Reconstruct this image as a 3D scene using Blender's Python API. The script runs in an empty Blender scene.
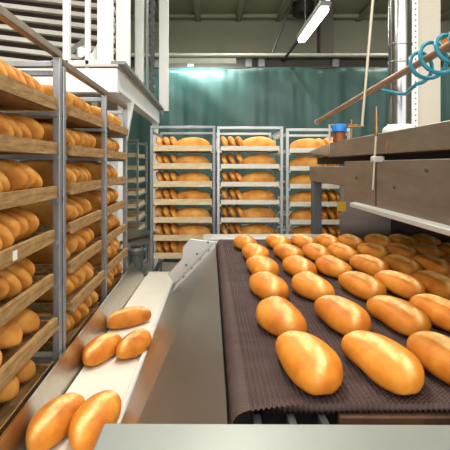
import bpy, bmesh, math, random
from mathutils import Vector, Matrix
PI = math.pi
random.seed(7)
SC = bpy.context.scene
COL = SC.collection
H = 1.475                      # eye height

# ------------------------------------------------------------------ materials
def lin(r, g, b):
    f = lambda c: (c/255/12.92) if c/255 <= .04045 else ((c/255+.055)/1.055)**2.4
    return (f(r), f(g), f(b), 1)

def mat(name, rgb, rough=.5, metal=0., spec=.5, var=.0, scale=8., stretch=(1, 1, 1), bump=0., bscale=60., rgb2=None):
    m = bpy.data.materials.new(name); m.use_nodes = True
    nt = m.node_tree; N = nt.nodes; L = nt.links
    b = N['Principled BSDF']
    c = lin(*rgb)
    b.inputs['Base Color'].default_value = c
    b.inputs['Roughness'].default_value = rough
    b.inputs['Metallic'].default_value = metal
    b.inputs['Specular IOR Level'].default_value = spec
    tc = N.new('ShaderNodeTexCoord'); mp = N.new('ShaderNodeMapping')
    mp.inputs['Scale'].default_value = stretch
    L.new(tc.outputs['Object'], mp.inputs['Vector'])
    if var or rgb2:
        nz = N.new('ShaderNodeTexNoise'); nz.inputs['Scale'].default_value = scale
        nz.inputs['Detail'].default_value = 5; nz.inputs['Roughness'].default_value = .6
        L.new(mp.outputs['Vector'], nz.inputs['Vector'])
        rp = N.new('ShaderNodeValToRGB')
        c2 = lin(*rgb2) if rgb2 else tuple(min(1, v*(1+var)) for v in c[:3])+(1,)
        c1 = c if rgb2 else tuple(v*(1-var) for v in c[:3])+(1,)
        rp.color_ramp.elements[0].position = .32; rp.color_ramp.elements[0].color = c1
        rp.color_ramp.elements[1].position = .68; rp.color_ramp.elements[1].color = c2
        L.new(nz.outputs['Fac'], rp.inputs['Fac'])
        L.new(rp.outputs['Color'], b.inputs['Base Color'])
    if bump:
        n2 = N.new('ShaderNodeTexNoise'); n2.inputs['Scale'].default_value = bscale
        n2.inputs['Detail'].default_value = 4
        L.new(mp.outputs['Vector'], n2.inputs['Vector'])
        bp = N.new('ShaderNodeBump'); bp.inputs['Strength'].default_value = bump
        bp.inputs['Distance'].default_value = .01
        L.new(n2.outputs['Fac'], bp.inputs['Height']); L.new(bp.outputs['Normal'], b.inputs['Normal'])
    return m

def emis(name, rgb, strength):
    m = bpy.data.materials.new(name); m.use_nodes = True
    b = m.node_tree.nodes['Principled BSDF']
    b.inputs['Base Color'].default_value = (.9, .9, .9, 1)
    b.inputs['Emission Color'].default_value = lin(*rgb)
    b.inputs['Emission Strength'].default_value = strength
    return m

def crust(name, dark, mid, light, score):
    m = bpy.data.materials.new(name); m.use_nodes = True
    nt = m.node_tree; N = nt.nodes; L = nt.links
    b = N['Principled BSDF']
    tc = N.new('ShaderNodeTexCoord')
    oi = N.new('ShaderNodeObjectInfo')
    ad = N.new('ShaderNodeVectorMath'); ad.operation = 'ADD'
    sc = N.new('ShaderNodeVectorMath'); sc.operation = 'SCALE'
    cb = N.new('ShaderNodeCombineXYZ')
    for k in range(3): L.new(oi.outputs['Random'], cb.inputs[k])
    sc.inputs['Scale'].default_value = 7.0
    L.new(cb.outputs[0], sc.inputs[0])
    L.new(tc.outputs['Object'], ad.inputs[0]); L.new(sc.outputs[0], ad.inputs[1])
    nz = N.new('ShaderNodeTexNoise'); nz.inputs['Scale'].default_value = 14; nz.inputs['Detail'].default_value = 4
    L.new(ad.outputs[0], nz.inputs['Vector'])
    rp = N.new('ShaderNodeValToRGB')
    e = rp.color_ramp.elements
    e[0].position = .28; e[0].color = lin(*dark)
    e[1].position = .72; e[1].color = lin(*light)
    x = e.new(.5); x.color = lin(*mid)
    L.new(nz.outputs['Fac'], rp.inputs['Fac'])
    at = N.new('ShaderNodeAttribute'); at.attribute_name = 'score'
    nf = N.new('ShaderNodeTexNoise'); nf.inputs['Scale'].default_value = 60; nf.inputs['Detail'].default_value = 3
    L.new(ad.outputs[0], nf.inputs['Vector'])
    mul = N.new('ShaderNodeMath'); mul.operation = 'MULTIPLY'
    mr = N.new('ShaderNodeMapRange'); mr.inputs['From Min'].default_value = .3; mr.inputs['From Max'].default_value = .6
    mr.inputs['To Min'].default_value = .5; mr.inputs['To Max'].default_value = 1.
    L.new(nf.outputs['Fac'], mr.inputs['Value'])
    L.new(at.outputs['Fac'], mul.inputs[0]); L.new(mr.outputs['Result'], mul.inputs[1])
    mx = N.new('ShaderNodeMix'); mx.data_type = 'RGBA'
    L.new(mul.outputs[0], mx.inputs['Factor'])
    L.new(rp.outputs['Color'], mx.inputs[6]); mx.inputs[7].default_value = lin(*score)
    # overall browning differs from loaf to loaf
    hs = N.new('ShaderNodeHueSaturation')
    m2 = N.new('ShaderNodeMapRange'); m2.inputs['To Min'].default_value = .86; m2.inputs['To Max'].default_value = 1.1
    L.new(oi.outputs['Random'], m2.inputs['Value']); L.new(m2.outputs['Result'], hs.inputs['Value'])
    L.new(mx.outputs[2], hs.inputs['Color'])
    L.new(hs.outputs['Color'], b.inputs['Base Color'])
    b.inputs['Roughness'].default_value = .56
    b.inputs['Specular IOR Level'].default_value = .25
    bp = N.new('ShaderNodeBump'); bp.inputs['Strength'].default_value = .25; bp.inputs['Distance'].default_value = .004
    L.new(nf.outputs['Fac'], bp.inputs['Height']); L.new(bp.outputs['Normal'], b.inputs['Normal'])
    return m

M = {}
M['crust'] = crust('golden_crust', (182, 96, 26), (210, 128, 40), (228, 152, 58), (250, 216, 146))
M['crust_rack'] = crust('lifted_rack_crust', (202, 124, 50), (230, 160, 72), (246, 190, 104), (248, 214, 146))  # same bread crust, colours lifted to offset weak light inside the racks
M['steel'] = mat('brushed_stainless', (186, 180, 170), .3, 1., var=.08, scale=3, stretch=(1, 12, 12), bump=.04, bscale=40)
M['steel_hood'] = mat('worn_hood_steel', (150, 138, 124), .42, .85, var=.16, scale=4, stretch=(1, 1.2, 5), bump=.05, bscale=30)
M['steel_slide'] = mat('slide_steel', (168, 163, 154), .32, .82, var=.1, scale=2.5, stretch=(1, 1, 1), bump=.03, bscale=14)
M['steel_bright'] = mat('polished_flue', (170, 168, 166), .2, 1., var=.05, scale=4)
M['plate'] = mat('matt_grey_plate', (146, 150, 146), .4, .35, var=.06, scale=5, bump=.03, bscale=80)
M['cheek'] = mat('pale_steel_cheek', (205, 205, 202), .4, .45, var=.05, scale=5)
M['rack'] = mat('galvanised_tube', (150, 153, 156), .45, .6, var=.18, scale=14, stretch=(1, 1, .3))
M['rack_pale'] = mat('pale_rack_tube', (196, 198, 198), .42, .4, var=.08, scale=12)
M['rail_brown'] = mat('worn_top_rail', (122, 108, 92), .5, .5, var=.25, scale=16)
M['wood'] = mat('aged_tray_wood', (122, 92, 56), .75, spec=.25, rgb2=(182, 146, 96), scale=9, stretch=(1.5, 6, 9), bump=.25, bscale=40)
M['wood_pale'] = mat('pale_tray_wood', (202, 178, 138), .65, spec=.3, rgb2=(232, 214, 180), scale=8, stretch=(1.5, 6, 6))
M['tray_white'] = mat('white_tray_board', (214, 206, 190), .55, rgb2=(236, 230, 218), scale=8, stretch=(1.5, 6, 6))
M['dark'] = mat('near_black', (34, 29, 26), .8, var=.2)  # near-black with a little random variation
M['dark_brown'] = mat('dark_brown_sheet', (66, 46, 38), .7, var=.2)
M['white_paint'] = mat('white_enamel', (236, 238, 236), .35, var=.03, scale=3)
M['slat_white'] = mat('slat_offwhite', (200, 196, 186), .5, var=.12, scale=5)
M['white_belt'] = mat('white_pvc_belt', (236, 230, 218), .45, var=.03, scale=6)
M['grey_paint'] = mat('grey_paint', (128, 130, 128), .45, .2, var=.12)
M['post_grey'] = mat('dark_grey_post', (84, 86, 88), .5, .3, var=.12)
M['motor'] = mat('motor_grey', (96, 100, 100), .45, .4, var=.15)
M['brass'] = mat('brass', (160, 128, 88), .35, .9, var=.1)
M['copper'] = mat('rusty_copper', (140, 84, 52), .5, .5, var=.2)
M['pipe'] = mat('brown_gas_pipe', (158, 124, 98), .42, .45, var=.15, scale=14)
M['blue'] = mat('blue_plastic', (28, 122, 200), .35, var=.05)
M['teal'] = mat('teal_hose', (20, 128, 152), .28, var=.06)
M['rod'] = mat('pale_rod', (196, 186, 164), .45, .3, var=.1)
M['column'] = mat('cream_column', (206, 196, 180), .5, var=.05, scale=3)
M['perf'] = mat('white_perforated', (232, 234, 234), .4, .1, var=.03)
M['yellow'] = mat('yellow_tag', (236, 190, 40), .5, var=.05)
M['orange'] = mat('orange_sleeve', (196, 128, 40), .5, var=.15)
M['rust'] = mat('rusty_bar', (96, 66, 46), .75, .2, var=.35, scale=20)
M['wall'] = mat('olive_grey_plaster', (156, 154, 134), .8, var=.06, scale=1.2)
M['ceil'] = mat('olive_grey_ceiling', (158, 158, 134), .85, var=.06, scale=1.2)
M['floor'] = mat('worn_floor', (120, 112, 102), .5, var=.15, scale=3)
M['girder'] = mat('girder_brown_grey', (84, 78, 68), .7, var=.2, scale=3)
M['girder_pale'] = mat('pale_pipe', (168, 168, 156), .5, var=.08)
M['black'] = mat('black_rail', (38, 38, 38), .5)
M['tube_light'] = emis('fluorescent_diffuser', (255, 252, 244), 9.)
# ---- green plastic sheet
m = mat('green_plastic_sheet', (42, 72, 68), .45, spec=.45, rgb2=(58, 92, 87), scale=1.6, stretch=(3, 1, .5), bump=.35, bscale=7)
M['sheet'] = m
# ---- mesh belt
m = mat('brown_mesh_belt', (70, 54, 52), .6, spec=.25, rgb2=(90, 70, 67), scale=7, stretch=(1, 4, 1))
nt = m.node_tree; N = nt.nodes; L = nt.links; b = N['Principled BSDF']
tc = N.new('ShaderNodeTexCoord'); wv = N.new('ShaderNodeTexWave'); wv.bands_direction = 'Y'
wv.inputs['Scale'].default_value = 42; wv.inputs['Distortion'].default_value = .6
L.new(tc.outputs['Object'], wv.inputs['Vector'])
bp = N.new('ShaderNodeBump'); bp.inputs['Strength'].default_value = .35; bp.inputs['Distance'].default_value = .004
L.new(wv.outputs['Fac'], bp.inputs['Height']); L.new(bp.outputs['Normal'], b.inputs['Normal'])
M['belt'] = m

# ------------------------------------------------------------------ mesh helper
class MB:
    def __init__(s): s.v = []; s.f = []
    def add(s, vs, fs):
        o = len(s.v); s.v += [tuple(v) for v in vs]; s.f += [tuple(o+i for i in f) for f in fs]
    def box(s, x0, x1, y0, y1, z0, z1, rot=0., about=None):
        vs = [(x, y, z) for z in (z0, z1) for y in (y0, y1) for x in (x0, x1)]
        if rot:
            cx, cy = about or ((x0+x1)/2, (y0+y1)/2); c, n = math.cos(rot), math.sin(rot)
            vs = [(cx+(x-cx)*c-(y-cy)*n, cy+(x-cx)*n+(y-cy)*c, z) for x, y, z in vs]
        s.add(vs, [(0, 2, 3, 1), (4, 5, 7, 6), (0, 1, 5, 4), (2, 6, 7, 3), (0, 4, 6, 2), (1, 3, 7, 5)]); return s
    def bar(s, p0, p1, w, h, up=(0, 0, 1)):
        p0, p1 = Vector(p0), Vector(p1); d = (p1-p0).normalized(); up = Vector(up)
        if abs(d.dot(up)) > .98: up = Vector((0, 1, 0))
        a = d.cross(up).normalized(); u = a.cross(d)
        vs = [p+a*(i*w/2)+u*(j*h/2) for p in (p0, p1) for j in (-1, 1) for i in (-1, 1)]
        s.add(vs, [(0, 2, 3, 1), (4, 5, 7, 6), (0, 1, 5, 4), (2, 6, 7, 3), (0, 4, 6, 2), (1, 3, 7, 5)]); return s
    def cyl(s, p0, p1, r, n=16, r1=None):
        return s.tube([p0, p1], [r, r if r1 is None else r1], n)
    def tube(s, pts, r, n=10):
        pts = [Vector(p) for p in pts]; k = len(pts)
        rs = r if isinstance(r, list) else [r]*k
        vs = []; prev = None
        for i, p in enumerate(pts):
            d = (pts[min(i+1, k-1)]-pts[max(i-1, 0)]).normalized()
            if prev is None:
                up = Vector((0, 0, 1)) if abs(d.z) < .9 else Vector((0, 1, 0))
                a = d.cross(up).normalized()
            else:
                a = (prev-d*prev.dot(d)).normalized()
            prev = a; u = d.cross(a)
            for j in range(n):
                t = 2*PI*j/n; vs.append(p+(a*math.cos(t)+u*math.sin(t))*rs[i])
        fs = [(i*n+j, i*n+(j+1) % n, (i+1)*n+(j+1) % n, (i+1)*n+j) for i in range(k-1) for j in range(n)]
        fs += [tuple(range(n))[::-1], tuple((k-1)*n+j for j in range(n))]
        s.add(vs, fs); return s
    def prism(s, poly, d):                      # closed polygon of 3-D points extruded along d
        n = len(poly); d = Vector(d); vs = [Vector(p) for p in poly]; vs += [v+d for v in vs]
        s.add(vs, [tuple(range(n))[::-1], tuple(range(n, 2*n))]+[(i, (i+1) % n, n+(i+1) % n, n+i) for i in range(n)]); return s
    def lathe(s, c, prof, n=24):                # profile of (r, z) about a vertical axis
        vs = [(c[0]+r*math.cos(2*PI*j/n), c[1]+r*math.sin(2*PI*j/n), c[2]+z) for r, z in prof for j in range(n)]
        k = len(prof)
        fs = [(i*n+j, i*n+(j+1) % n, (i+1)*n+(j+1) % n, (i+1)*n+j) for i in range(k-1) for j in range(n)]
        fs += [tuple(range(n))[::-1], tuple((k-1)*n+j for j in range(n))]
        s.add(vs, fs); return s
    def mesh(s, name, m, off=(0, 0, 0), smooth=True):
        me = bpy.data.meshes.new(name)
        me.from_pydata([(x-off[0], y-off[1], z-off[2]) for x, y, z in s.v], [], s.f)
        bm = bmesh.new(); bm.from_mesh(me); bmesh.ops.recalc_face_normals(bm, faces=bm.faces); bm.to_mesh(me); bm.free()
        if smooth:
            me.shade_smooth(); me.set_sharp_from_angle(angle=math.radians(38))
        me.materials.append(m); return me
    def build(s, name, m, parent=None, bevel=0., smooth=True):
        off = (0, 0, 0); r = parent
        while r is not None:
            off = tuple(off[i]+r.location[i] for i in range(3)); r = r.parent
        o = bpy.data.objects.new(name, s.mesh(name, m, off, smooth)); COL.objects.link(o)
        if parent is not None: o.parent = parent
        if bevel:
            md = o.modifiers.new('bevel', 'BEVEL'); md.width = bevel; md.segments = 2; md.limit_method = 'ANGLE'
        return o

def tag(o, label, cat, group=None, kind=None):
    o['label'] = label; o['category'] = cat
    if group: o['group'] = group
    if kind: o['kind'] = kind
    return o
def thing(name, label, cat, loc=(0, 0, 0), group=None):
    o = bpy.data.objects.new(name, None); COL.objects.link(o); o.location = loc
    o.empty_display_size = .05
    return tag(o, label, cat, group)
def struct(name, mb, m, bevel=0.):
    o = mb.build(name, m, None, bevel); o['kind'] = 'structure'; return o
def copy_tree(o, parent=None):
    c = o.copy(); COL.objects.link(c)
    if parent is not None: c.parent = parent
    for ch in list(o.children): copy_tree(ch, c)
    return c
ORD = ['first', 'second', 'third', 'fourth', 'fifth', 'sixth', 'seventh', 'eighth', 'ninth', 'tenth']

# ------------------------------------------------------------------ the hall
struct('floor', MB().box(-4.5, 5.5, -4, 8.1, -.1, 0), M['floor'])
struct('wall_back', MB().box(-4.5, 5.5, 8, 8.15, 0, 4.43), M['wall'])
struct('wall_left', MB().box(-4.6, -4.5, -4, 8.15, 0, 4.43), M['wall'])
struct('wall_right', MB().box(5.5, 5.6, -4, 8.15, 0, 4.43), M['wall'])
struct('ceiling', MB().box(-4.6, 5.6, -4, 8.15, 4.43, 4.55), M['ceil'])
ribs = MB()
for k in range(13): ribs.box(-4.3+.8*k, -4.18+.8*k, -3.9, 8, 4.33, 4.43)
for yy in (7.78, 5.2, 2.6): ribs.box(-4.5, 5.5, yy, yy+.12, 4.35, 4.43)
struct('trim_1', ribs, M['ceil'], .03)                                   # ceiling ribs
struct('trim_2', MB().box(-4.5, 5.5, 7.9, 8, 3.62, 3.7), M['wall'], .01)  # ledge on the wall
struct('trim_3', MB().box(1.93, 2.16, 7.0, 7.23, 0, 4.43), M['girder'], .01)  # pillar
g = thing('crane_girder', 'dark girder crossing the hall above the green sheet with a pale pipe on top', 'girder', (0, 6.3, 3.0))
MB().box(-4.5, 5.5, 6.22, 6.38, 2.98, 3.0).box(-4.5, 5.5, 6.28, 6.32, 3.0, 3.15).box(-4.5, 5.5, 6.2, 6.4, 3.13, 3.15).build('girder_beam', M['girder'], g)
MB().cyl((-4.5, 6.16, 3.165), (5.5, 6.16, 3.165), .03, 12).build('pale_pipe', M['girder_pale'], g)
for xx in (-.9, -.35, .55, .75, 1.9): MB().box(xx, xx+.1, 6.2, 6.26, 3.0, 3.12).build('bracket', M['grey_paint'], g)

# green plastic sheet hung across the hall
c = MB(); nx, nz = 240, 40
rnd = [random.uniform(0, 6.28) for _ in range(8)]
for k in range(nz+1):
    for i in range(nx+1):
        u = i/nx; w = k/nz; X = -2.6+7.6*u; z = .02+2.93*w
        sag = .012*math.sin(X*5+rnd[0])
        y = 6.08+.010*math.sin(X*15+rnd[1]+1.9*math.sin(X*2.3+z*.7))+.004*math.sin(X*41+rnd[2]+2*math.sin(X*3+z))+.02*math.sin(X*5+z*2.1*(w**2)+rnd[3])+.012*math.sin((X*1.+z*1.6)*9+math.sin(X*4))*w**4
        c.v.append((X, y, z+sag*w))
c.f = [(k*(nx+1)+i, k*(nx+1)+i+1, (k+1)*(nx+1)+i+1, (k+1)*(nx+1)+i) for k in range(nz) for i in range(nx)]
o = c.build('curtain', M['sheet']); md = o.modifiers.new('thick', 'SOLIDIFY'); md.thickness = .004
tag(o, 'green plastic sheet curtain hanging across the hall behind the racks', 'curtain')

# ------------------------------------------------------------------ lamps
def lamp(x, y, z, power, label, length=1.0, rail=True, aim=0.):
    t = thing('fluorescent_lamp', label, 'lamp', (x, y, z), 'fluorescent lamps of the hall')
    MB().box(x-.055, x+.055, y-length/2-.03, y+length/2+.03, z+.02, z+.07).build('housing', M['grey_paint'], t, .008)
    MB().box(x-.045, x+.045, y-length/2, y+length/2, z-.03, z+.02).build('diffuser', M['tube_light'], t, .02)
    r = MB()
    for yy in (y-length*.3, y+length*.3): r.cyl((x, yy, z+.07), (x, yy, 4.43), .006, 8)
    r.build('suspension_rod', M['black'], t)
    ld = bpy.data.lights.new('lamp_light', 'AREA'); ld.shape = 'RECTANGLE'; ld.size = .1; ld.size_y = length
    ld.energy = power; ld.color = (1, .955, .88)
    lo = bpy.data.objects.new('lamp_light', ld); COL.objects.link(lo); lo.parent = t; lo.location = (0, 0, -.04)
    l2 = bpy.data.lights.new('added_uplight', 'AREA'); l2.shape = 'RECTANGLE'; l2.size = .1; l2.size_y = length
    l2.energy = power*.9; l2.color = (1, .97, .9)  # added upward fill to brighten the ceiling and upper walls
    lo = bpy.data.objects.new('added_uplight', l2); COL.objects.link(lo); lo.parent = t; lo.location = (0, 0, .08); lo.rotation_euler = (PI, 0, 0)
    return t
PW = 20
lamp(1.12, 4.4, 3.0, PW*.8, 'lit fluorescent lamp hanging above the third rack from the left')
for x, y, z in ((-.15, 1.5, 3.3), (1.3, 1.2, 3.3), (-.15, -.9, 3.3), (1.4, -1.2, 3.3), (-1.9, .6, 3.3), (-1.9, -1.6, 3.3), (3.0, 2.6, 3.3), (.1, 3.2, 3.7)):
    lamp(x, y, z, PW*(.55 if (x, y) == (1.3, 1.2) else 1), 'added unseen lamp near the ceiling, brightening the ceiling and back wall')
for x in (-2.4, .4, 3.2):  # extra lamps added out of view to lift ceiling and back wall
    lamp(x, 5.5, 4.16, PW*1.6, 'added unseen lamp near the ceiling, brightening the ceiling and back wall')
# lamp turned to the sheet
t = thing('strip_lamp', 'strip lamp under the girder lighting the top of the green sheet', 'lamp', (-.12, 5.86, 2.99))
MB().box(-.62, .38, 5.83, 5.89, 3.0, 3.03).box(-.62, .38, 5.826, 5.834, 2.955, 3.03).build('housing', M['girder_pale'], t)
MB().box(-.6, .36, 5.85, 5.885, 2.978, 3.0).build('diffuser', M['tube_light'], t, .006)
MB().bar((-.5, 5.88, 3.02), (-.5, 6.2, 3.05), .02, .02).bar((.26, 5.88, 3.02), (.26, 6.2, 3.05), .02, .02).build('arm', M['girder'], t)
ld = bpy.data.lights.new('strip_light', 'AREA'); ld.shape = 'RECTANGLE'; ld.size = .96; ld.size_y = .04; ld.energy = 26; ld.color = (.9, 1, .97)
lo = bpy.data.objects.new('strip_light', ld); COL.objects.link(lo); lo.parent = t; lo.location = (0, 0, -.015); lo.rotation_euler = (math.radians(50), 0, 0)
# long thin rails under the ceiling
o = MB().bar((1.16, 3.75, 3.1), (1.12, 7.9, 3.1), .03, .03).build('lamp_rail', M['black']); tag(o, 'thin dark rail running on behind the lit fluorescent lamp', 'rail')
o = MB().cyl((1.45, 6.5, 4.43), (.95, 6.2, 3.17), .018, 8).build('conduit', M['black']); tag(o, 'thin dark conduit slanting from ceiling down to the girder', 'conduit')
v = thing('ceiling_vent', 'dark oval vent on the ceiling left of the lit lamp', 'vent', (1.7, 7.3, 4.4))
MB().lathe((1.7, 7.3, 4.2), [(.001, 0), (.16, 0), (.19, .02), (.19, .23)], 24).build('vent_body', M['black'], v)

# ------------------------------------------------------------------ bread
def loaf_mesh(name, Ln, W, Hh, p, q, m, seed, nu=26, nv=34, score=1.0):
    R = random.Random(seed); ph = R.uniform(0, 6); bend = R.uniform(-.006, .006)
    vs = []; sc = []
    for i in range(1, nu):
        t = -math.cos(PI*i/nu); u = t*(1-.0)
        r = max(0., 1-abs(u)**p)**(1/q)
        wob = 1+.025*math.sin(5*u+ph)
        w = W/2*r*wob; z0 = .36*Hh
        for k in range(nv):
            th = 2*PI*k/nv; cs, sn = math.cos(th), math.sin(th)
            y = w*math.copysign(abs(cs)**.84, cs)
            if sn >= 0: z = z0+(Hh-z0)*(r**.75)*sn**.82
            else: z = z0-z0*(r**.5)*min(1, (abs(sn)*1.25))**.8
            s = y-.008*math.sin(u*2.2+ph)-.15*W*(-.3)
            f = max(0, 1-u*u)
            a = 0
            if sn > 0:
                a = min(1, 1.25*math.exp(-((s+.004*math.sin(7*u+ph))/(.075*W))**2))*min(1, f*2.2)*min(1, sn*1.5)
                z += score*.006*math.tanh(s/.005)*math.exp(-(s/(.22*W))**2)*f*sn
            vs.append((u*Ln/2, y+bend*(1-u*u)*3, z)); sc.append(a*score)
    n = nv; k = nu-1
    fs = [(i*n+j, i*n+(j+1) % n, (i+1)*n+(j+1) % n, (i+1)*n+j) for i in range(k-1) for j in range(n)]
    a = len(vs); vs.append((-Ln/2, 0, .36*Hh)); vs.append((Ln/2, 0, .36*Hh)); sc += [0, 0]
    fs += [(a, (j+1) % n, j) for j in range(n)]+[(a+1, (k-1)*n+j, (k-1)*n+(j+1) % n) for j in range(n)]
    me = bpy.data.meshes.new(name); me.from_pydata(vs, [], fs)
    bm = bmesh.new(); bm.from_mesh(me); bmesh.ops.recalc_face_normals(bm, faces=bm.faces); bm.to_mesh(me); bm.free()
    at = me.attributes.new('score', 'FLOAT', 'POINT')
    for i, val in enumerate(sc): at.data[i].value = val
    me.shade_smooth(); me.materials.append(m); return me

BELT_LOAF = [loaf_mesh('belt_loaf', .2, .11, .058, 2.8, 2.05, M['crust'], s) for s in (1, 2, 3, 4)]
DROP_LOAF = [loaf_mesh('dropped_loaf', .215, .104, .07, 2.15, 1.65, M['crust'], s) for s in (5, 6, 7)]
LEAN_LOAF = [loaf_mesh('leaning_loaf', .24, .112, .047, 2.5, 1.9, M['crust_rack'], s, 18, 24, .6) for s in (8, 9, 10)]
LONG_LOAF = [loaf_mesh('long_loaf', .272, .108, .1, 2.1, 1.3, M['crust_rack'], s, 20, 24, .6) for s in (11, 12, 13)]
FAT_LOAF = [loaf_mesh('fat_loaf', .24, .112, .076, 2.6, 2., M['crust_rack'], s, 18, 24, .8) for s in (14, 15)]

def loaf(me, M4, label, group, name='bread_loaf'):
    o = bpy.data.objects.new(name, me); COL.objects.link(o); o.matrix_world = M4
    return tag(o, label, 'bread', group)

# ------------------------------------------------------------------ mesh belt conveyor
ZB = 1.055
XL, YF, YB = .035, .705, 2.25
cv = thing('belt_conveyor', 'oven outfeed conveyor with wide brown mesh belt carrying rows of golden loaves', 'conveyor', (.8, 1.4, 0))
belt = MB()
pitch = .0095; xs = []
n = int((1.66-XL)/pitch*4)
sec = []
for i in range(9):                                  # rolls over the edge roller beside the slide
    a = PI*1.0-PI/2*i/8+0
    sec.append((XL+.028+.028*math.cos(a), ZB-.028+.028*math.sin(a)))
sec = [(XL, ZB-.075), (XL, ZB-.05)]+sec
for i in range(1, n+1):
    x = XL+.03+(1.63)*i/n
    sec.append((x, ZB+.0021*math.sin(2*PI*x/pitch)))
ys = [YF-.006, YF, YF+.012]+[YF+.012+(YB-YF-.012)*k/26 for k in range(1, 27)]
for r_, y in enumerate(ys):
    for i, (x, z) in enumerate(sec):
        yy = y-.03*max(0, 1-(x-XL)/.16)**1.5*(r_ < 3); zz = z
        if r_ == 0:
            zz = z-.010-.002*math.sin(x*9); yy = y+.0018*math.sin(2*PI*x/pitch)
        else:
            zz = z+.0018*math.sin(y*21+x*3)*math.sin(x*2+1)-.0012*(r_ == 1)
        belt.v.append((x, yy, zz))
k = len(sec)
belt.f = [(a*k+i, a*k+i+1, (a+1)*k+i+1, (a+1)*k+i) for a in range(len(ys)-1) for i in range(k-1)]
bo = belt.build('mesh_belt', M['belt'], cv)
md = bo.modifiers.new('thick', 'SOLIDIFY'); md.thickness = .004; md.offset = -1
MB().box(-.04, .7, 2.262, 2.42, 1.045, 1.058).build('end_plate', M['cheek'], cv, .002)
MB().cyl((XL+.028, YF+.01, ZB-.034), (XL+.028, YB, ZB-.034), .022, 16).build('edge_roller', M['steel'], cv)
MB().box(XL+.06, 1.66, YF+.012, YB, ZB-.03, ZB-.012).build('belt_bed', M['dark'], cv)
MB().box(.225, 1.6, YF-.012, YF+.006, ZB-.06, ZB-.017).build('cross_rail', M['rust'], cv, .003)
for xx in (.075, .135, .19):
    MB().box(xx, xx+.014, YF-.03, YF+.004, ZB-.07, ZB-.02).build('support_bracket', M['post_grey'], cv, .002)
for yy in (YF+.02, YB-.05): MB().box(XL+.05, 1.66, yy, yy+.03, .75, ZB-.03).build('side_frame', M['dark'], cv)
for xx, yy in ((.12, .74), (1.5, .74), (.12, 2.17), (1.5, 2.17)):
    MB().box(xx-.03, xx+.03, yy-.03, yy+.03, 0, .76).build('leg', M['post_grey'], cv, .004)
# wide grey guard plate in front (own lift-off cover)
gp = thing('guard_plate', 'wide flat grey steel plate in front of the mesh belt at the bottom edge', 'cover plate', (.6, .45, 0))
MB().prism([(-.166, .30, 1.058), (-.166, .622, 1.058), (1.3, .612, 1.058), (1.3, .30, 1.058)], (0, 0, .017)).build('plate_top', M['plate'], gp, .004)
MB().box(-.12, 1.28, .59, .604, .8, 1.058).build('plate_skirt', M['post_grey'], gp)
for xx in (-.09, 1.22): MB().box(xx, xx+.05, .34, .39, 0, 1.058).build('leg', M['post_grey'], gp, .004)

cols = [.191, .338, .482, .611, .735, .86, .985, 1.11]
rows = [.803, 1.04, 1.29, 1.535, 1.775, 2.02]
for r_, y in enumerate(rows):
    for c_, x in enumerate(cols):
        x2 = x-.012*(c_ >= 2)*(r_ >= 4)+random.uniform(-.004, .004)
        y2 = y+random.uniform(-.004, .006)+(.012 if c_ > 2 else 0)
        ang = -PI/2+math.radians(random.uniform(7, 12) if c_ < 4 else random.uniform(4, 8))          # near end swings to the right
        Mx = Matrix.Translation((x2, y2, ZB+.0042)) @ Matrix.Rotation(ang, 4, 'Z')
        if c_ >= 3: Mx = Mx @ Matrix.Diagonal((1, .93, 1, 1))
        w = 'front row' if r_ == 0 else ORD[r_]+' row from front'
        loaf(BELT_LOAF[(r_*3+c_) % 4], Mx, f'golden loaf on brown mesh belt, {w}, {ORD[c_]} from slide', 'golden loaves on the mesh belt')

# ------------------------------------------------------------------ steel slide
def zc(y): return .795-.0425*(y-1.16)
sl = thing('transfer_slide', 'sloping stainless slide between the mesh belt and the white conveyor', 'slide', (-.1, 1.4, 0))
xb = -.222
s = MB()
y0, y1 = .50, 2.2
prof = lambda y: [(XL-.006, y, ZB-.012), (XL-.006, y, ZB-.02), (xb, y, zc(y)+.022), (xb, y, zc(y)+.03)]
s.add(prof(y0)+prof(y1), [(0, 1, 5, 4), (1, 2, 6, 5), (2, 3, 7, 6), (3, 0, 4, 7), (0, 3, 2, 1), (4, 5, 6, 7)])
s.build('slide_plate', M['steel_slide'], sl)
# pale end cheek and the riveted flange on the slide
def P(px, py, Y): return ((px-210)*Y/400, Y, H-(py-165)*Y/400)
ch = [P(190, 239, 2.22), P(220.5, 242.5, 2.22), P(220.5, 250, 2.22), P(174, 284, 2.22), P(168, 274, 2.22), P(182, 259, 2.22), P(183, 247, 2.22)]
MB().prism(ch, (0, .02, 0)).build('end_cheek', M['cheek'], sl, .003)
def on(u, y):                                     # point on the slide surface, u = 0 top .. 1 bottom
    return Vector((XL-.006+(xb-XL+.006)*u, y, ZB-.012+(zc(y)+.03-ZB+.012)*u))
nrm = Vector((-(ZB-.012-zc(2.1)-.03), 0, (XL-.006-xb))).normalized(); nrm = Vector((-abs(nrm.x), 0, abs(nrm.z)))
fl = MB().prism([on(.0, 2.19)+nrm*.001, on(.86, 2.19)+nrm*.001, on(.86, 2.06)+nrm*.001, on(.0, 2.1)+nrm*.001], nrm*.004)
flo = fl.build('flange', M['cheek'], sl, .001)
for u in (.12, .3, .48, .66):
    p = on(u, 2.14)+nrm*.005; MB().cyl(p, p+nrm*.004, .006, 10).build('rivet', M['motor'], flo)
for u in (.16, .4, .64):
    p = Vector((on(u, 2.2).x, 2.219, on(u, 2.2).z+.045)); MB().cyl(p, p+Vector((0, -.004, 0)), .006, 10).build('rivet', M['motor'], sl)
# straight post down from slide
for yy in (.66, 2.16): MB().box(-.03, .01, yy-.02, yy+.02, 0, .985).build('leg', M['post_grey'], sl)
MB().box(-.028, -.008, .68, 2.14, .8, .86).build('under_rail', M['post_grey'], sl)

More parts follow.
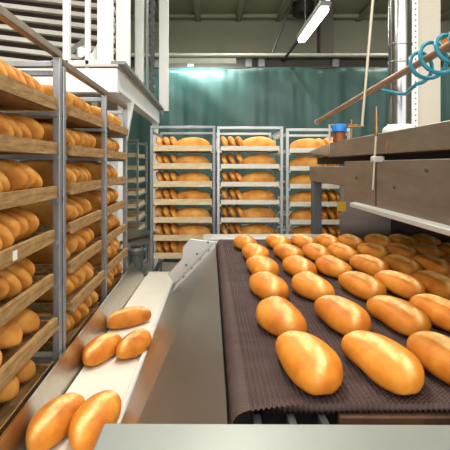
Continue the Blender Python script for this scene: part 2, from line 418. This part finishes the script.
# ------------------------------------------------------------------ white conveyor
wc = thing('takeaway_conveyor', 'narrow white belt conveyor between the left racks and the steel slide', 'conveyor', (-.34, 1.6, 0))
def strip(prof_fn, ya, yb, nseg=8):
    s = MB(); k = None
    for i in range(nseg+1):
        p = prof_fn(ya+(yb-ya)*i/nseg); k = len(p); s.v += p
    s.f = [(i*k+a, i*k+(a+1) % k, (i+1)*k+(a+1) % k, (i+1)*k+a) for i in range(nseg) for a in range(k)]
    s.f += [tuple(range(k)), tuple(nseg*k+a for a in range(k))[::-1]]
    return s
ye = 2.82
strip(lambda y: [(-.434, y, zc(y)), (-.24, y, zc(y)), (-.24, y, zc(y)-.03), (-.434, y, zc(y)-.03)], .35, ye).build('white_belt', M['white_belt'], wc, .004)
strip(lambda y: [(-.247, y, zc(y)+.001), (-.244, y, zc(y)+.016), (-.232, y, zc(y)+.02), (-.226, y, zc(y)+.014), (-.226, y, zc(y)-.06), (-.247, y, zc(y)-.06)], .35, ye).build('right_curb', M['white_paint'], wc)
# tall stainless side wall on the rack side
wl = MB(); ya, yb = .35, 2.32
top = lambda y: .893+.008*(y-.85)
poly = lambda dx: [(-.431+dx, ya, zc(ya)-.05), (-.45+dx, ya, top(ya)), (-.45+dx, yb, top(yb)), (-.437+dx, 2.62, zc(2.6)+.03), (-.431+dx, 2.62, zc(2.6)-.05)]
a = poly(0); bq = poly(-.006); wl.add(a+bq, [(0, 1, 2, 3, 4), (9, 8, 7, 6, 5)]+[(i, (i+1) % 5, 5+(i+1) % 5, 5+i) for i in range(5)])
wl.build('side_wall', M['steel'], wc)
MB().bar((-.452, ya, top(ya)), (-.452, yb, top(yb)), .012, .008).build('top_hem', M['steel_bright'], wc)
MB().box(-.43, -.23, .4, ye-.02, .60, .70).build('frame', M['grey_paint'], wc)
for yy in (.6, 1.6, 2.6):
    for xx in (-.42, -.265): MB().box(xx-.0, xx+.03, yy, yy+.03, 0, .61).build('leg', M['grey_paint'], wc)
mt = MB().lathe((-.505, 2.72, .72), [(.02, .0), (.05, .0), (.05, .15), (.058, .155), (.058, .18), (.046, .195), (.02, .2)], 24).build('drive_motor', M['motor'], wc)
MB().lathe((-.505, 2.72, .918), [(.012, 0), (.036, 0), (.036, .006), (.012, .006)], 20).build('fan_grille', M['dark'], mt)
MB().box(-.505, -.425, 2.68, 2.76, .73, .78).build('motor_bracket', M['motor'], wc)
drops = [(-.352, 1.755, 40, 'single loaf lying askew farthest along the white conveyor', 0), (-.379, 1.43, 71, 'loaf against the steel wall, left of the middle pair on the white conveyor', 1),
         (-.284, 1.475, 70, 'loaf against the white curb, right of the middle pair on the white conveyor', 2),
         (-.378, 1.0, 76, 'nearest loaf on the white conveyor, beside the steel wall at the bottom', 1), (-.279, 1.0, 82, 'near loaf on the white conveyor partly hidden by the grey plate', 0)]
for x, y, a, lb, k in drops:
    Mx = Matrix.Translation((x, y, zc(y)+(.004 if x < -.3 else .009))) @ Matrix.Rotation(-.0425, 4, 'X') @ Matrix.Rotation(math.radians(a), 4, 'Z')
    if x < -.36: Mx = Mx @ Matrix.Diagonal((.96, .93, 1, 1))
    if x > -.3 and y > 1.2: Mx = Mx @ Matrix.Scale(.93, 4)
    loaf(DROP_LOAF[k], Mx, lb, 'loaves on the white conveyor')

# ------------------------------------------------------------------ racks, trays, leaned loaves
def make_rack(label, posts, D, top, levels, rm, origin, rot, tube=.02, top_m=None):
    """posts: local x of the posts; front at local y = 0"""
    R0 = Matrix.Translation(origin) @ Matrix.Rotation(rot, 4, 'Z')
    t = thing('bread_rack', label, 'rack', origin, 'tall bread racks'); t.rotation_euler = (0, 0, rot)
    def put(mb, nm, m, bev=.002):
        o = bpy.data.objects.new(nm, mb.mesh(nm, m)); COL.objects.link(o); o.parent = t
        if bev:
            md = o.modifiers.new('bevel', 'BEVEL'); md.width = bev; md.segments = 1
        return o
    h = tube/2
    for x in posts:
        for y in (h, D-h):
            put(MB().box(x-h, x+h, y-h, y+h, .06, top), 'post', rm)
        put(MB().box(x-h*.8, x+h*.8, tube, D-tube, top-.03, top-.012), 'cross_rail', rm)
        for k, z in enumerate(levels):
            lo = x-h-.013 if x != posts[0] else x-h
            hi = x+h+.013 if x != posts[-1] else x+h
            put(MB().box(lo, hi, tube, D-tube, z-.012, z), 'runner', rm, 0)
            put(MB().box(lo, hi, .002, tube, z-.014, z-.001), 'runner_bracket', rm, 0)
    for y in (h, D-h):
        put(MB().box(posts[0]-h, posts[-1]+h, y-h, y+h, top, top+tube), 'top_rail', top_m or rm)
        put(MB().box(posts[0]+h, posts[-1]-h, y-h*.8, y+h*.8, .1, .12), 'bottom_rail', rm)
    for x in (posts[0], posts[-1]):
        for y in (.04, D-.04):
            c = put(MB().cyl((x-.012, y, .035), (x+.012, y, .035), .035, 16), 'castor', M['dark'], 0)
            put(MB().box(x-.015, x+.015, y-.012, y+.012, .05, .075), 'castor_fork', rm, 0)
    return R0

TRAYS = {}
def make_tray(key, w, d, h, m):
    t = bpy.data.objects.new('bread_tray', None)
    def put(mb, nm):
        o = bpy.data.objects.new(nm, mb.mesh(nm, m)); o.parent = t; return o
    q = .012
    parts = [put(MB().box(-w/2, w/2, .0, d, 0, .008), 'tray_base'),
             put(MB().box(-w/2, w/2, -.001, q, .0, h), 'front_board'), put(MB().box(-w/2, w/2, d-q, d, 0, h), 'back_board'),
             put(MB().box(-w/2, -w/2+q, q, d-q, .0, h*.8), 'side_board'), put(MB().box(w/2-q, w/2, q, d-q, .0, h*.8), 'side_board')]
    t.empty_display_size = .05
    TRAYS[key] = (t, parts)
make_tray('wood', .398, .56, .036, M['wood'])
make_tray('pale', .432, .56, .042, M['wood_pale'])
make_tray('white', .432, .56, .034, M['tray_white'])
def place_tray(key, M4, label, group):
    src, parts = TRAYS[key]
    t = src.copy(); COL.objects.link(t); t.matrix_world = M4; tag(t, label, 'tray', group)
    for p in parts:
        c_ = p.copy(); COL.objects.link(c_); c_.parent = t
    return t

LEAN_A, LEAN_B = .05, .03
def lean_mat(x, y, z, tilt, yaw=0.):
    # loaf axis along local y, rolled by tilt about it and rested on the tray floor
    t = math.radians(tilt)
    R = Matrix.Rotation(PI/2+yaw, 4, 'Z') @ Matrix.Rotation(t, 4, 'X')
    return Matrix.Translation((x, y, z)) @ R
def rest(me, M4, z):                              # lift so that the lowest vertex sits at z
    lo = min((M4 @ v.co).z for v in me.vertices)
    return Matrix.Translation((0, 0, z-lo)) @ M4

DL = .1308
# --- left racks face +X
RZ = PI/2
XR = -.462
ZL = [1.637-DL*k for k in range(7)]
allL = ZL+[ZL[-1]-DL, ZL[-1]-2*DL, ZL[-1]-3*DL]
oa = (XR, .765, 0)
RA = make_rack('nearest left steel rack of wooden trays, cut by the left picture edge', [0, .475], .62, 1.808, allL, M['rack'], oa, RZ, .022, M['rail_brown'])
ob = (XR, 1.275, 0)
RB = make_rack('second left steel rack, two bays of wooden trays standing beyond the nearest rack', [.0, .512, .955], .62, 1.788, allL, M['rack'], ob, RZ, .022, M['rail_brown'])
bays = [(RA, .232, 'nearest left rack', 6, 'far'), (RB, .256, 'near bay of left rack', 6, 'near'), (RB, .7335, 'far bay of left rack', 6, 'near')]
for bi, (R0, xc, nm, nl, end) in enumerate(bays):
    for k, z in enumerate(ZL):
        out = random.uniform(-.008, .006)
        yaw = math.radians(random.uniform(-1.2, 1.2))
        Mt = R0 @ Matrix.Translation((xc, out, z+.0005)) @ Matrix.Rotation(yaw, 4, 'Z')
        which = 'top tray' if k == 0 else ORD[k]+' tray down'
        tr = place_tray('wood', Mt, f'aged wooden bread tray, {which} in the {nm}', 'wooden trays in the left racks')
        if bi == 0 and k == 3:
            tr['label'] = 'aged wooden bread tray with white paper tag, third tray down in nearest left rack'
            po = bpy.data.objects.new('paper_tag', MB().box(-.066, -.046, -.0025, -.001, .006, .028).mesh('paper_tag', M['white_paint'])); COL.objects.link(po); po.parent = tr
        R_ = random.Random(100+bi*20+k)
        pit = .0585
        gap = R_.uniform(.0, .02)
        for q in range(nl):
            fat = bi == 0 and k >= 5
            if fat and q > 2: continue
            pit = .104 if fat else .057
            x = (.185-.04-.02*fat-pit*q-gap) if end == 'far' else (-.185+.03+pit*q+gap*.3)
            y = .142+R_.uniform(-.008, .012)
            me = FAT_LOAF[q % 2] if fat else LEAN_LOAF[R_.randrange(3)]
            tl = R_.uniform(18, 24) if fat else 67+(k*37 % 7-3)*.8+R_.uniform(-1, 1)
            Mq = lean_mat(x, y, .0, tl, math.radians(R_.uniform(-1.2, 1.2)))
            Mq = rest(me, Mq, .0085)
            lab = f'loaf on {which}, {nm}, {ORD[q]} from {end} end'
            loaf(me, Mt @ Mq, lab, 'leaning loaves in the left racks')

# --- back racks face the camera
ZK = [1.578-DL*1.012*k for k in range(7)]
allK = ZK+[ZK[-1]-DL*j for j in (1, 2, 3, 4)]
YR = 2.95
spec = [('left back rack', -.432, .462, 'pale', 'rack', 1.745, 'grey steel rack of bread left of the middle at the back'),
        ('middle back rack', .062, .468, 'white', 'rack_pale', 1.74, 'pale steel rack of bread in the middle at the back'),
        ('right back rack', .572, .468, 'white', 'rack_pale', 1.725, 'steel rack of bread at the back, partly behind the oven hood')]
for bi, (nm, x0, w, tk, rm, topz, lab) in enumerate(spec):
    dz = (0, .003, -.012)[bi]
    R0 = make_rack(lab, [0, w], .6, topz+(.0), [z+dz for z in allK], M[rm], (x0, YR, 0), 0., .02)
    for k, z in enumerate(ZK):
        if bi == 2 and k > 5: continue
        Mt = R0 @ Matrix.Translation((w/2, .0, z+dz+.0005))
        which = 'top shelf' if k == 0 else ORD[k]+' shelf down'
        place_tray(tk, Mt, f'bread tray with a pale front board, {which} of the {nm}', 'trays in the back racks')
        R_ = random.Random(300+bi*20+k)
        mir = -1 if bi == 2 else 1
        for q in range(3):
            x = mir*(-.178+.058*q)-.024+R_.uniform(-.002, .002)
            me = LEAN_LOAF[R_.randrange(3)]
            Mq = rest(me, lean_mat(x, .15+R_.uniform(-.01, .015), 0, 64+R_.uniform(-1.5, 1.5), math.radians(R_.uniform(-2, 2))), .0085)
            side = 'right' if mir < 0 else 'left'
            loaf(me, Mt @ Mq, f'leaning loaf on {which}, {nm}, {ORD[q]} from {side} post', 'leaning loaves in the back racks')
        me = LONG_LOAF[R_.randrange(3)]
        Mq = Matrix.Translation((mir*(.07+R_.uniform(-.004, .004)), .085+R_.uniform(-.01, .01), .0085)) @ Matrix.Rotation(math.radians(R_.uniform(-3, 3)), 4, 'Z')
        loaf(me, Mt @ Mq, f'long loaf lying broadside on {which} of the {nm}', 'long loaves in the back racks')
# --- far rack in the gap
RF = make_rack('far rack with pale trays seen in the dark gap beyond the left racks', [0, .462], .6, 1.72, [z-.02 for z in allK], M['rack'], (-1.21, 4.12, 0), 0., .02)
for k, z in enumerate(ZK):
    which = 'top tray' if k == 0 else ORD[k]+' tray down'
    place_tray('pale', RF @ Matrix.Translation((.231, 0, z-.0195)), f'empty pale bread tray, {which} of the far rack in the dark gap', 'trays in the far rack')
for t, parts in TRAYS.values():
    for p in parts: bpy.data.objects.remove(p)
    bpy.data.objects.remove(t)

# ------------------------------------------------------------------ steel table beyond the racks
tb = thing('steel_table', 'small grey steel table beyond the conveyor end beside the back rack', 'table', (-.76, 3.3, 0))
MB().box(-1.02, -.52, 3.05, 3.55, .885, .91, -.5).build('tabletop', M['steel'], tb, .003)
MB().box(-1.0, -.54, 3.07, 3.53, .83, .885, -.5).build('apron', M['cheek'], tb)
for sx, sy in ((-1, -1), (1, -1), (1, 1), (-1, 1)):
    MB().box(-.77+sx*.2-.018, -.77+sx*.2+.018, 3.3+sy*.2-.018, 3.3+sy*.2+.018, 0, .835, -.5, (-.77, 3.3)).build('leg', M['cheek'], tb)

# ------------------------------------------------------------------ oven with hood
ov = thing('tunnel_oven', 'large brown-grey steel oven hood over the right side of the mesh belt', 'oven', (1.2, 1.4, 0))
XF = .62
MB().prism([(XF, .32, 1.515), (XF, 2.08, 1.515), (XF, 2.08, 1.592), (XF, .32, 1.592)], (1.1, 0, 0)).build('upper_beam', M['steel_hood'], ov, .004)
MB().prism([(XF-.002, 2.08, 1.522), (XF-.002, 2.5, 1.548), (XF-.002, 2.5, 1.558), (XF-.002, 2.08, 1.588)], (1.1, 0, 0)).build('sloped_cap', M['steel'], ov, .003)
MB().box(XF+.05, 1.72, .32, 2.5, 1.48, 1.52).build('recess', M['dark'], ov)  # dark box in the slot, its shade put into the colour
MB().box(XF+.004, XF+.03, .32, 1.86, 1.315, 1.492).build('hood_panel', M['steel_hood'], ov, .003)
for yy in (1.03, 1.5): MB().box(XF+.002, XF+.006, yy, yy+.005, 1.32, 1.49).build('panel_seam', M['dark'], ov)
MB().prism([(XF-.02, .32, 1.296), (XF-.02, .32, 1.312), (XF+.03, .32, 1.322), (XF+.03, .32, 1.296)], (0, 1.4, 0)).build('hood_lip', M['cheek'], ov, .002)
MB().box(XF+.006, XF+.06, 1.86, 2.52, 1.376, 1.468).build('end_arm', M['steel_hood'], ov, .004)
MB().box(.628, .682, 2.44, 2.49, 0, 1.376).build('leg', M['post_grey'], ov, .003)
MB().box(.74, 1.03, 2.275, 2.29, .8, 1.48).build('end_plate', M['steel_hood'], ov, .002)
MB().box(1.03, 1.72, 2.27, 2.30, .5, 1.5).build('end_wall', M['dark_brown'], ov)  # dark colour stands in for the unlit inside of the oven
MB().box(1.69, 1.72, .32, 2.28, .0, 1.5).build('inner_wall', M['dark_brown'], ov)
for yy in (.36, 2.2): MB().box(1.62, 1.68, yy, yy+.05, 0, 1.5).build('leg', M['post_grey'], ov)
MB().box(XF+.008, XF+.05, .32, .36, .0, 1.5).build('leg', M['steel_hood'], ov)
o = MB().box(.722, .772, 2.266, 2.274, 1.213, 1.268).build('warning_tag', M['yellow'], ov, .001)
for yy, zz in ((1.15, 1.46), (1.35, 1.4), (1.7, 1.42), (.95, 1.36)):
    MB().cyl((XF+.005, yy, zz), (XF-.001, yy, zz), .006, 10).build('bolt', M['post_grey'], ov)

# flue
fu = thing('flue_pipe', 'shiny stainless flue pipe rising from the oven hood', 'pipe', (.88, 1.86, 1.592))
fp = MB().cyl((.88, 1.86, 1.6), (.90, 1.86, 4.43), .05, 32).build('pipe', M['steel_bright'], fu)
for z in (1.95, 2.03, 2.85): MB().lathe((.88+.02*(z-1.6)/2.83, 1.86, z), [(.0505, -.006), (.053, -.003), (.053, .003), (.0505, .006)], 32).build('seam_ring', M['steel_bright'], fp)
MB().lathe((.88, 1.86, 1.592), [(.075, 0), (.073, .05), (.056, .065), (.0505, .07)], 32).build('base_collar', M['white_paint'], fu)

# column behind
cl = thing('building_column', 'broad cream column with perforated white edge right of the flue pipe', 'column', (1.4, 2.7, 0))
MB().box(1.345, 1.50, 2.6, 2.8, 0, 4.43).build('column_body', M['column'], cl, .004)
pf = MB().box(1.305, 1.343, 2.58, 2.8, 0, 4.43).build('perforated_strip', M['perf'], cl, .003)
d = MB()
for k in range(72): d.box(1.322, 1.329, 2.578, 2.5805, 1.72+.036*k, 1.729+.036*k)
d.build('slot_row', M['dark'], pf)

# gas pipe with hose
A_, B_ = Vector((.695, 2.6, 1.755)), Vector((.845, .8, 1.925))
gpz = thing('gas_pipe', 'long brown steel pipe slanting in above the oven hood', 'pipe', tuple(A_))
MB().cyl(A_, B_, .0145, 16).build('pipe', M['pipe'], gpz)
MB().cyl(A_+Vector((-.0008, .012, -.001)), A_, .012, 16, .0165).build('end_cap', M['cheek'], gpz)
d = (B_-A_).normalized(); s1 = d.cross(Vector((0, 0, 1))).normalized(); s2 = s1.cross(d)
pts = []
turns = 8; n = turns*24
for i in range(n+1):
    t = .595+.33*i/n; a = -2*PI*turns*i/n-PI/2
    r = .058+.005*math.sin(a*.37)
    pts.append(A_.lerp(B_, t)+s1*r*math.cos(a)+s2*(r*math.sin(a)-.018))
def P3(px, py, Y): return Vector(((px-210)*Y/400, Y, H-(py-165)*Y/400))
tail = [P3(382, 90, 1.73), P3(390, 91.5, 1.70), P3(398, 93.5, 1.66), P3(406, 94, 1.61)]
hs = MB().tube(tail+pts, .0072, 10).build('coiled_hose', M['teal'])
tag(hs, 'teal coiled air hose wound around the brown slanting pipe', 'hose')

# rods, burner lance, valve on the hood
rd = thing('drop_rod', 'thin pale rod slanting down from the ceiling to the hood top', 'rod', (.722, 1.9, 1.66))
MB().cyl((.722, 1.9, 1.66), (.96, 1.9, 4.43), .0065, 10).build('rod', M['rod'], rd)
MB().cyl((.65, 1.9, 1.655), (.73, 1.9, 1.66), .0065, 10).build('elbow', M['brass'], rd)
ln = thing('lance', 'thin upright brass lance clamped to the face of the oven hood', 'burner lance', (.603, 1.46, 1.53))
MB().cyl((.606, 1.46, 1.58), (.594, 1.46, 1.384), .0045, 10, .003).build('needle', M['rod'], ln)
MB().lathe((.607, 1.46, 1.58), [(.004, 0), (.0065, .01), (.0075, .03), (.005, .05), (.0075, .06), (.0045, .09), (.003, .11)], 14).build('handle', M['brass'], ln)
MB().box(.59, .632, 1.445, 1.475, 1.485, 1.507).build('clamp', M['cheek'], ln, .004)
MB().cyl((.626, 1.40, 1.59), (.618, 1.40, 1.53), .004, 8).build('side_rod', M['copper'], ln)
vv = thing('valve_unit', 'blue capped brass valve with thin side tubes on the hood end', 'valve', (.64, 1.98, 1.59))
MB().lathe((.64, 1.98, 1.59), [(.03, 0), (.03, .045), (.026, .05)], 20).build('valve_body', M['copper'], vv)
MB().lathe((.64, 1.98, 1.64), [(.024, -.002), (.036, 0), (.036, .03), (.032, .036), (.01, .038)], 20).build('valve_cap', M['blue'], vv)
tb_ = MB().tube([(.572+.02, 1.98, 1.59), (.592, 1.98, 1.675), (.612, 1.98, 1.675), (.612, 1.98, 1.655)], .005, 8).build('side_tube', M['rod'], vv)
MB().tube([(.68, 1.98, 1.59), (.685, 1.98, 1.64), (.672, 1.98, 1.642)], .005, 8).build('side_tube', M['rod'], vv)
MB().cyl((.7, 1.98, 1.59), (.7, 1.98, 1.70), .006, 10).cyl((.68, 1.98, 1.672), (.73, 1.98, 1.672), .006, 10).build('tee_fitting', M['brass'], vv)
# orange sleeve at the right edge
osl = MB().tube([(1.49, 2.72, 2.2), (1.55, 2.72, 2.235), (1.6, 2.72, 2.29), (1.68, 2.72, 2.335), (1.8, 2.72, 2.345), (2.1, 2.72, 2.345)], .04, 16).build('elbow_pipe', M['orange'])
tag(osl, 'orange elbow pipe behind the teal hose at the right edge', 'pipe')

# ------------------------------------------------------------------ proofer machine at the upper left
pr = thing('proofing_machine', 'tall white proofing machine on a raised platform behind the left racks', 'machine', (-1.1, 3.4, 0))
W = M['white_paint']
# platform
MB().box(-2.2, -.58, 2.5, 2.56, 1.93, 2.08).build('platform_beam', W, pr, .004)
MB().box(-.66, -.582, 2.561, 4.6, 1.95, 2.0895).build('side_beam', W, pr, .004)
MB().box(-2.2, -.575, 2.495, 4.9, 2.09, 2.105).build('platform_deck', M['slat_white'], pr)
MB().box(-.62, -.53, 2.5, 4.7, 2.105, 2.125).build('edge_strip', M['grey_paint'], pr)
# uprights
for x0, x1, y, z0, m_ in ((-.93, -.89, 2.52, 2.14, W), (-.79, -.762, 2.52, 2.0, W), (-.72, -.625, 2.55, 2.11, W), (-.655, -.56, 2.78, 2.11, W),
                          (-.66, -.58, 3.5, 2.125, M['cheek']), (-.565, -.545, 3.5, 2.125, M['grey_paint']), (-.59, -.48, 4.62, 2.1, W)):
    MB().box(x0, x1, y, y+.045, min(z0, 2.105), 4.1).build('upright', m_, pr, .004)
MB().box(-1.0, -.6, 2.52, 2.56, 2.105, 2.135).build('sill', M['cheek'], pr)
pb = MB().box(-2.2, -.7, 3.36, 3.4, 2.105, 4.1).build('back_panel', M['dark_brown'], pr)
for k in range(14):
    z = 2.15+.078*k
    MB().bar((-2.2, 2.92, z+.10), (-.7, 2.92, z-.08), .05, .03).build('tray_slat', M['slat_white'], pr)
    if k < 13: MB().bar((-2.2, 3.02, z+.135), (-.7, 3.02, z-.045), .02, .02).build('cradle_bar', M['dark_brown'], pr)
# short rungs in the right bay
for k in range(10):
    MB().box(-.71, -.61, 2.86, 2.9, 2.2+.09*k, 2.22+.09*k).build('rung', M['slat_white'], pr)
MB().bar((-.97, 2.7, 2.22), (-.86, 2.8, 2.36), .035, .035).build('link_arm', M['grey_paint'], pr)
MB().cyl((-.85, 2.62, 2.215), (-.85, 2.68, 2.215), .035, 20).cyl((-.80, 2.64, 2.2), (-.80, 2.7, 2.2), .022, 16).build('sprocket', M['steel_bright'], pr)
MB().prism([(-.82, 2.62, 2.13), (-.72, 2.62, 2.13), (-.72, 2.62, 2.3)], (0, .01, 0)).build('gusset', W, pr)
chn = MB()
for k in range(46):
    z = 2.15+.042*k; sft = .006 if k % 2 else -.006
    chn.box(-.585+sft, -.545+sft, 3.9-.008, 3.9+.008, z, z+.034)
    chn.cyl((-.59, 3.9, z+.035), (-.54, 3.9, z+.035), .009, 8)
co = chn.build('drive_chain', M['post_grey'], pr)
# legs and bracing
MB().box(-.695, -.635, 3.0, 3.06, 0, 1.95).build('leg', W, pr, .004)
MB().box(-.86, -.82, 2.9, 2.94, 0, 1.94).build('leg', W, pr, .004)
MB().box(-2.15, -2.09, 2.55, 2.61, 0, 1.94).build('leg', W, pr)
MB().box(-2.15, -2.09, 4.5, 4.56, 0, 2.09).build('leg', W, pr)
MB().box(-.65, -.59, 4.5, 4.56, 0, 1.95).build('leg', W, pr)
MB().bar((-.60, 3.03, 1.96), (-.665, 3.03, 1.60), .05, .05).build('brace', W, pr)
MB().box(-1.35, -.7, 3.1, 3.13, .5, 1.9).build('lower_panel', W, pr, .003)

# ------------------------------------------------------------------ world, camera
w = bpy.data.worlds.new('world'); SC.world = w; w.use_nodes = True
bg = w.node_tree.nodes['Background']; bg.inputs['Color'].default_value = (.95, .97, 1, 1); bg.inputs['Strength'].default_value = 2.35
cd = bpy.data.cameras.new('camera'); cam = bpy.data.objects.new('camera', cd); COL.objects.link(cam)
cd.sensor_width = 36; cd.lens = 400/450*36; cd.shift_x = 15/450; cd.shift_y = -60/450
cam.location = (0, 0, H); cam.rotation_euler = (PI/2, 0, 0); cd.clip_start = .05
SC.camera = cam
vs_ = SC.view_settings; vs_.view_transform = 'Standard'; vs_.look = 'None'; vs_.gamma = 1; vs_.use_curve_mapping = False
vs_.exposure = .14
